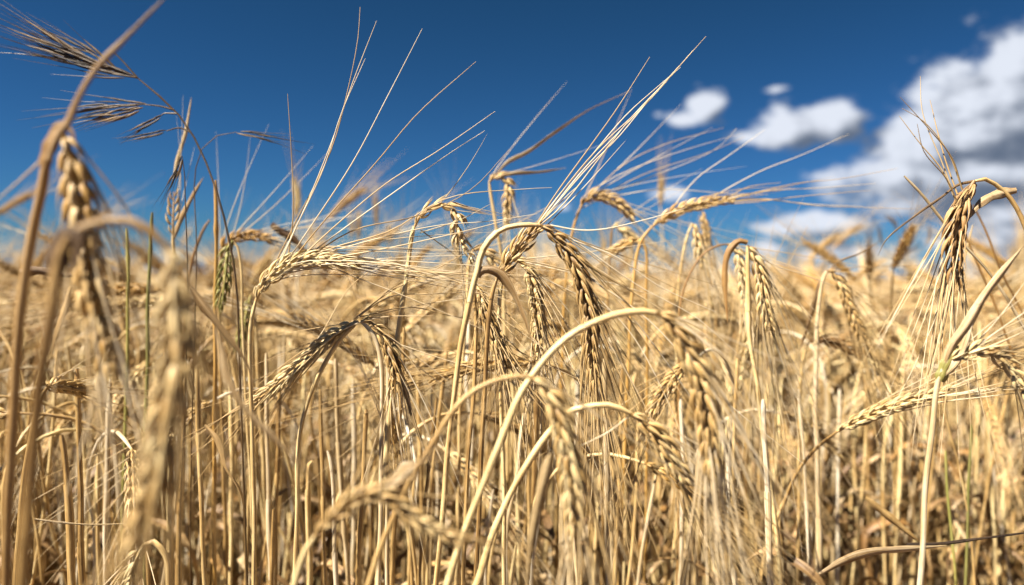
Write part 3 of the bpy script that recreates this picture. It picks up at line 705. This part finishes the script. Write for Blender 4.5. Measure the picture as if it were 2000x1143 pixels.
# ------------------------------------------------------------------ the drooping brome grasses at upper left
def spikelet(root, pts, d, wdt, awns, m=M_BROME):
    p = spline(unp(pts, d), 12)
    b = Bag(); T, N, B = frames(p, (0, 1, 0)); L = plen(p)
    for i in range(8):
        f = i / 11; q = int(f * 11); sd = 1 if i % 2 else -1
        dd = nrm(T[q] + sd * B[q] * rng.uniform(.03, .10) + N[q] * rng.uniform(-.06, .06))
        l = L * rng.uniform(.42, .55); p0 = p[q] + sd * B[q] * wdt * .10
        lem = spline([p0, p0 + dd * l * .5 + sd * B[q] * wdt * .06, p0 + dd * l], 8)
        tube(b, lem, np.array((.35, .8, 1, .95, .8, .6, .4, .15)) * wdt * .13, 6, rng.random(), flat=.6)
        if rng.random() < awns:
            e = lem[-1] + nrm(dd + np.array([rng.gauss(0, .05) for _ in range(3)])) * L * rng.uniform(.35, .8)
            tube(b, spline([lem[-2], lem[-1], e], 6), np.linspace(.00020, .00004, 6), 3, rng.random())
    return b.build('spikelet', m, root, root.location)
def brome(label, d, stem_px, pedicels, spikes, r=.0007):
    sp = unp(stem_px, d); full = spline(to_ground(sp[0], sp[1])[::-1] + sp, 60)
    base = full[0].copy(); root = thing('brome_grass', label, 'grass', tuple(base), 'drooping brome grasses')
    b = Bag(); stem(b, full, r * 1.5, r * .6, (.5,), tint=.4)
    for pd in pedicels: tube(b, spline(unp(pd, d), 14), np.linspace(r * .7, r * .35, 14), 5, .4)
    b.build('stem', M_BROME, root, base)
    for sx in spikes: spikelet(root, sx[0], d, sx[1], sx[2])
brome('tall drooping brome grass at upper left, two dark spikelet tufts blown to the left', .36,
      [(478, 1000), (468, 720), (462, 560), (448, 470), (425, 380), (395, 300), (365, 245), (340, 215), (300, 178), (268, 152)],
      [[(340, 215), (315, 208), (280, 204)], [(345, 222), (320, 222), (315, 226)], [(372, 258), (350, 250), (325, 256)], [(268, 152), (230, 145), (200, 128)], [(268, 152), (240, 120), (215, 95)]],
      [([(262, 151), (220, 138), (170, 118), (110, 92)], .0055, .8), ([(250, 148), (200, 132), (150, 104), (60, 70)], .005, .9), ([(258, 152), (210, 145), (150, 124), (100, 124)], .005, .9),
       ([(240, 146), (190, 130), (130, 96), (50, 60)], .005, .9), ([(230, 140), (190, 108), (150, 92), (105, 72)], .0045, .8), ([(212, 140), (150, 118), (100, 108), (50, 98)], .005, .9),
       ([(285, 205), (240, 202), (190, 208), (150, 214)], .0048, .9), ([(282, 206), (240, 210), (200, 220), (160, 218)], .0045, .9), ([(280, 212), (250, 222), (215, 228), (180, 226)], .0045, .8),
       ([(318, 226), (300, 236), (280, 246), (262, 262)], .0036, .7), ([(325, 256), (300, 262), (280, 266), (262, 268)], .0036, .7)])
brome('single brome spikelet on a fine hooked stalk pointing right over the horizon at left', .50,
      [(372, 1000), (378, 700), (384, 480), (380, 350), (392, 295), (415, 270), (440, 260), (462, 258)], [],
      [([(462, 258), (490, 262), (515, 268), (545, 272)], .0055, .9)], r=.0005)
brome('dark slender brome spikelet hanging left of the broken golden stem', .46,
      [(352, 1000), (362, 760), (366, 520), (362, 400), (360, 330), (356, 305)], [], [([(356, 305), (350, 325), (342, 340), (330, 365)], .0045, .9)], r=.0005)
brome('faint reddish flower head of loose grass blurred against the clouds at right', 1.0,
      [(1740, 900), (1742, 720), (1750, 600), (1762, 540), (1770, 500)], [[(1762, 540), (1740, 500), (1725, 480)], [(1765, 530), (1790, 500), (1805, 480)], [(1770, 500), (1760, 470), (1750, 450)]],
      [([(1725, 480), (1722, 470), (1718, 455), (1712, 445)], .006, .8), ([(1805, 480), (1812, 470), (1815, 450), (1812, 440)], .006, .8), ([(1750, 450), (1748, 440), (1740, 430), (1732, 420)], .007, .8),
       ([(1770, 500), (1775, 480), (1770, 460), (1765, 450)], .007, .8), ([(1750, 520), (1760, 500), (1780, 490), (1795, 470)], .006, .8)], r=.0006)

# ------------------------------------------------------------------ stalks of the crop: prototypes
def proto(seed, style, lod):
    r = random.Random(seed)
    hgt = .61 + r.uniform(-.035, .03)
    if style == 'up': hgt *= .87
    lean = r.uniform(-.04, .04)
    pts = [np.array((0, 0, -.01)), np.array((lean * .3, r.uniform(-.01, .01), hgt * .4)), np.array((lean, r.uniform(-.015, .015), hgt * .8))]
    neck = r.uniform(.035, .07)
    # walk along a neck that bends over, then the ear
    turn = {'nod': r.uniform(130, 165), 'droop': r.uniform(95, 130), 'level': r.uniform(60, 90), 'up': r.uniform(8, 35), 'bare': 0}[style]
    p = np.array((lean, 0, hgt * .86)); pts.append(p)
    if style == 'bare':
        pts[-1] = np.array((lean, 0, hgt * r.uniform(.82, 1.0)))
        c = spline(pts, 40 if lod == 0 else 16); ear = None
    else:
        n = 8; a = 0.05; npts = []
        for i in range(n):
            a += R(turn) * .72 / n; p = p + np.array((math.sin(a), 0, math.cos(a))) * (neck + hgt * .08) / n; npts.append(p)
        pts += npts[1::2] + ([npts[-1]] if n % 2 else [])
        c = spline(pts, 48 if lod == 0 else 20)
        el = r.uniform(.060, .080); ne = 7; ep = [p]; az_ = r.uniform(-.3, .3)
        for i in range(ne):
            a += R(turn) * .28 / ne; p = p + np.array((math.sin(a) * math.cos(az_), math.sin(a) * math.sin(az_), math.cos(a))) * el / ne; ep.append(p)
        ear = ep
    out = {}
    b = Bag(); stem(b, c, r.uniform(.0015, .0022), .0012, (.33, .62) if style != 'bare' else (.4, .95), r.uniform(.3, .8), 8 if lod == 0 else 5, sheath=(lod == 0))
    out['stem'] = b
    if ear:
        e, bd = Bag(), Bag()
        th = r.uniform(0, 6.28)
        make_ear(e, bd, spline(ear, 24), np.array((math.cos(th) * .3, 1, .1)), size=r.uniform(.95, 1.08) * (1 if lod == 0 else 1.08), lod=lod, pitch=.0037 if lod == 0 else .0052,
                 awn_n=.48 if lod == 0 else .3, awn_len=r.uniform(.10, .125), spread=r.uniform(.07, .17), awn_r=1.0 if lod == 0 else 1.3, r=r)
        out['ear'] = e; out['beard'] = bd
    lv = []
    for k in range(r.choice((2, 3, 3, 4)) if lod == 0 else 1):
        lb = Bag(); z0 = hgt * r.uniform(.15, .72); an = r.uniform(0, 6.28); L = r.uniform(.08, .17)
        o = np.array((math.cos(an), math.sin(an), 0)); q = np.array((lean * z0 / hgt, 0, z0)); up = r.uniform(.2, .9)
        w1 = q + o * L * .2 + np.array((0, 0, L * .3 * up)); w2 = w1 + o * L * .3 + np.array((r.gauss(0, .01), r.gauss(0, .01), -L * .1 + .0 * up))
        w3 = w2 + o * L * r.uniform(-.05, .2) + np.array((r.gauss(0, .015), r.gauss(0, .015), -L * .42))
        leaf(lb, [q, w1, w2, w3], r.uniform(.005, .010), n=22 if lod == 0 else 9, tint=r.random(), twist=r.uniform(-3.5, 3.5), hint=np.cross(o, (0, 0, 1)) * .3 + np.array((0, 0, 1)), fold=r.uniform(.2, .7))
        lv.append(lb)
    out['leaf'] = lv
    return out
STY = ['nod', 'bare', 'nod', 'level', 'bare', 'droop', 'up', 'nod', 'bare', 'bare', 'nod', 'bare']
MSET = [(M_STEM, M_EAR, M_AWN, M_LEAF), (M_STEM, M_EAR, M_AWN, M_LEAF), (M_PALE, M_EAR, M_AWN, M_LEAF), (M_STEM, M_GOLD, M_AWN, M_DARKTAN), (M_STEM, M_DARKTAN, M_AWN, M_LEAF), (M_DARKTAN, M_EAR, M_AWN, M_DARKTAN)]
protos = [proto(100 + i, s, 0) for i, s in enumerate(STY)]
protos_lo = [proto(300 + i, s, 1) for i, s in enumerate(STY)]

def in_wedge(x, y, mg=.05):
    return y > 0 and abs(x) < y * .70 + mg

# positions: jittered rows give the even stand of a drilled crop
def scatter(y0, y1, dens, seed, slope=.86, mg=.15):
    r = np.random.default_rng(seed)
    A = (y1 - y0) * 2 * (slope * y1 + mg); n = int(A * dens)
    y = r.uniform(y0, y1, n); x = r.uniform(-(slope * y1 + mg), slope * y1 + mg, n)
    k = np.abs(x) < slope * y + mg
    return np.stack([x[k], y[k]], 1)

def swell(x, y): return .022 * math.sin(x * 2.3 + 1.1) * math.sin(y * 1.7 + .6) + .012 * math.sin(x * 7.1 + y * 3.3) + (.09 if x / max(y, .1) > .615 and 1.2 < y < 4 else 0)
near = scatter(.50, 1.6, 820, 5)
order = np.argsort(np.hypot(near[:, 0], near[:, 1]))
near = near[order]
kinds = {'nod': 'nodding', 'droop': 'drooping', 'level': 'level-eared', 'up': 'upright', 'bare': 'earless'}
made = {}
BARE = [i for i, q in enumerate(STY) if q == 'bare']
count = 0; rest = []
N_IND = 240
near = near[~((near[:, 0] / near[:, 1] * F + 1000 > 1490) & (near[:, 1] < .80))]
for (x, y) in near:
    if count < N_IND and in_wedge(x, y, .02):
        k = rng.choice(BARE) if (y < .95 and rng.random() < .4) else rng.randrange(len(STY)); s = STY[k]
        ms = rng.choice(MSET[:4])
        px = x / y * F + 1000
        side = 'left' if px < 667 else ('middle' if px < 1333 else 'right')
        zone = {'left': 'at left of photo', 'middle': 'in middle of photo', 'right': 'at right of photo'}[side]
        lab = {'nod': 'stalk with ear bent right over, among packed stalks ',
               'droop': 'stalk with loosely drooping ear among packed stalks ',
               'level': 'stalk holding its ear level among packed stalks ',
               'up': 'stalk with ear still upright among packed stalks ',
               'bare': 'earless straw stem among packed stalks '}[s] + zone
        root = thing('barley_stalk', lab, 'barley', (x, y, 0), 'packed barley, ' + kinds[s] + ', ' + side)
        zt = .60 if y < .8 else .615
        if s == 'nod' or s == 'droop': sc = rng.uniform(.97, 1.06)
        else: sc = rng.uniform(.9, 1.0)
        sc *= 1 + swell(x, y)
        if y < .7: sc *= .965 if rng.random() < .7 else 1.0
        root.rotation_euler = (rng.gauss(0, .05), rng.gauss(0, .05), rng.uniform(0, 6.28))
        root.scale = (1, 1, sc)
        key = (k, id(ms))
        if key not in made:
            pr = protos[k]; objs = [pr['stem'].build('stem', ms[0], None, link=False)]
            if 'ear' in pr:
                objs.append(pr['ear'].build('ear', ms[1], None, link=False)); objs.append(pr['beard'].build('beard', ms[2], None, link=False))
            for lb in pr['leaf']: objs.append(lb.build('leaf', ms[3], None, link=False))
            made[key] = objs
        ear_c = None
        for o in made[key]:
            c = o.copy(); C.collection.objects.link(c); c.parent = root
            if o.name.startswith('ear'): ear_c = c
            if o.name.startswith('beard'): c.parent = ear_c
        count += 1
    else:
        rest.append((x, y, 0))

# ------------------------------------------------------------------ the crop beyond: one uncountable mass
src = bpy.data.collections.new('crop_sources')
def one_mesh(pr, ms, name):
    """all bags of a prototype as one mesh with several materials"""
    parts = [(pr['stem'], ms[0])]
    if 'ear' in pr: parts += [(pr['ear'], ms[1]), (pr['beard'], ms[2])]
    parts += [(l, ms[3]) for l in pr['leaf']]
    b = Bag(); mi = []; mats = []
    for bag, m in parts:
        b.merge(bag, np.eye(4))
        if m not in mats: mats.append(m)
        mi += [mats.index(m)] * sum(len(q) for q in bag.q)
    o = b.build(name, mats[0], None, link=False)
    for m in mats[1:]: o.data.materials.append(m)
    o.data.polygons.foreach_set('material_index', np.array(mi, dtype=np.int32))
    return o
srcs = []
for i, pr in enumerate(protos): srcs.append(one_mesh(pr, MSET[i % 6], 'stalk_a_%02d' % i))
for i, pr in enumerate(protos_lo): srcs.append(one_mesh(pr, MSET[(i * 5) % 6], 'stalk_b_%02d' % i))
# clumps for the far field
for q in range(4):
    r = random.Random(70 + q); b = Bag(); mi = []
    mats = [M_STEM, M_EAR, M_AWN, M_LEAF]
    for n_ in range(26):
        pr = protos_lo[r.randrange(len(STY))]
        m4 = np.array(Matrix.Translation((r.uniform(-.3, .3), r.uniform(-.3, .3), r.gauss(0, .012))) @ Euler((r.gauss(0, .06), r.gauss(0, .06), r.uniform(0, 6.28))).to_matrix().to_4x4())
        for key, ix in (('stem', 0), ('ear', 1), ('beard', 2)):
            if key in pr: b.merge(pr[key], m4); mi += [ix] * sum(len(qq) for qq in pr[key].q)
    o = b.build('stalk_c_%02d' % q, mats[0], None, link=False)
    for m in mats[1:]: o.data.materials.append(m)
    o.data.polygons.foreach_set('material_index', np.array(mi, dtype=np.int32))
    srcs.append(o)
for o in srcs: src.objects.link(o)
names = sorted(o.name for o in srcs)
NA, NB = len(protos), len(protos_lo)

pt, ix, rot, scl = [], [], [], []
g = np.random.default_rng(77)
def put(arr, lo, hi, sc0=.97, sc1=1.05, tilt=.055):
    for row in arr:
        x, y = row[0], row[1]
        k = int(g.integers(lo, hi))
        pt.append((x, y, 0)); ix.append(k)
        # a few lodged stalks lean strongly
        tl = tilt if g.random() > .06 else .25
        rot.append((g.normal(0, tl), g.normal(0, tl), g.uniform(0, 6.28)))
        d = math.hypot(x, y); s = g.uniform(sc0, sc1) * (1 + swell(x, y)) * (1.0 if d < 4 else 1.02)
        if g.random() < .035 and d > .9: s *= g.uniform(1.05, 1.16)
        scl.append((1, 1, s))
put(rest, 0, NA)
put(scatter(1.6, 3.2, 640, 8), 0, NA + NB)
put(scatter(3.2, 6.5, 240, 9), NA, NA + NB)
put(scatter(6.5, 13, 110, 10), NA, NA + NB, .98, 1.06)
put(scatter(13, 48, 4.2, 12, .8), NA + NB, NA + NB + 4, .98, 1.08)
# beside and behind the camera
side = []
for i in range(2600):
    a = g.uniform(0, 2 * math.pi); rr = math.sqrt(g.uniform(.62 ** 2, 2.2 ** 2)); x, y = rr * math.cos(a), rr * math.sin(a)
    if abs(x) < y * .86 + .15 and y > .5: continue
    if abs(x) < .45 and y < 0: continue        # the trampled way in
    if y > 0 and abs(x) < .75 * y + .12: continue
    side.append((x, y))
put(side, 0, NA)
me = bpy.data.meshes.new('barley_crop'); me.vertices.add(len(pt)); me.vertices.foreach_set('co', np.array(pt, np.float32).ravel())
a = me.attributes.new('idx', 'INT', 'POINT'); a.data.foreach_set('value', np.array(ix, np.int32))
a = me.attributes.new('rot', 'FLOAT_VECTOR', 'POINT'); a.data.foreach_set('vector', np.array(rot, np.float32).ravel())
a = me.attributes.new('scl', 'FLOAT_VECTOR', 'POINT'); a.data.foreach_set('vector', np.array(scl, np.float32).ravel())
crop = bpy.data.objects.new('barley_crop', me); C.collection.objects.link(crop)
tag(crop, 'dense mass of ripe barley filling the field out to the horizon', 'crop', kind='stuff')
ng = bpy.data.node_groups.new('sow', 'GeometryNodeTree')
ng.interface.new_socket('Geometry', in_out='INPUT', socket_type='NodeSocketGeometry'); ng.interface.new_socket('Geometry', in_out='OUTPUT', socket_type='NodeSocketGeometry')
k = NT(ng)
gi = k.n('NodeGroupInput'); go = k.n('NodeGroupOutput')
ci = k.n('GeometryNodeCollectionInfo', transform_space='ORIGINAL')
ci.inputs['Collection'].default_value = src; ci.inputs['Separate Children'].default_value = True; ci.inputs['Reset Children'].default_value = True
na = k.n('GeometryNodeInputNamedAttribute', data_type='INT'); na.inputs[0].default_value = 'idx'
nr = k.n('GeometryNodeInputNamedAttribute', data_type='FLOAT_VECTOR'); nr.inputs[0].default_value = 'rot'
ns = k.n('GeometryNodeInputNamedAttribute', data_type='FLOAT_VECTOR'); ns.inputs[0].default_value = 'scl'
e2r = k.n('FunctionNodeEulerToRotation', {0: nr.outputs[0]})
ip = k.n('GeometryNodeInstanceOnPoints', {'Points': gi.outputs[0], 'Instance': ci.outputs[0], 'Instance Index': na.outputs[0], 'Rotation': e2r.outputs[0], 'Scale': ns.outputs[0]})
ip.inputs['Pick Instance'].default_value = True
ng.links.new(ip.outputs[0], go.inputs[0])
md = crop.modifiers.new('sow', 'NODES'); md.node_group = ng
print('individuals', count, 'instances', len(pt))
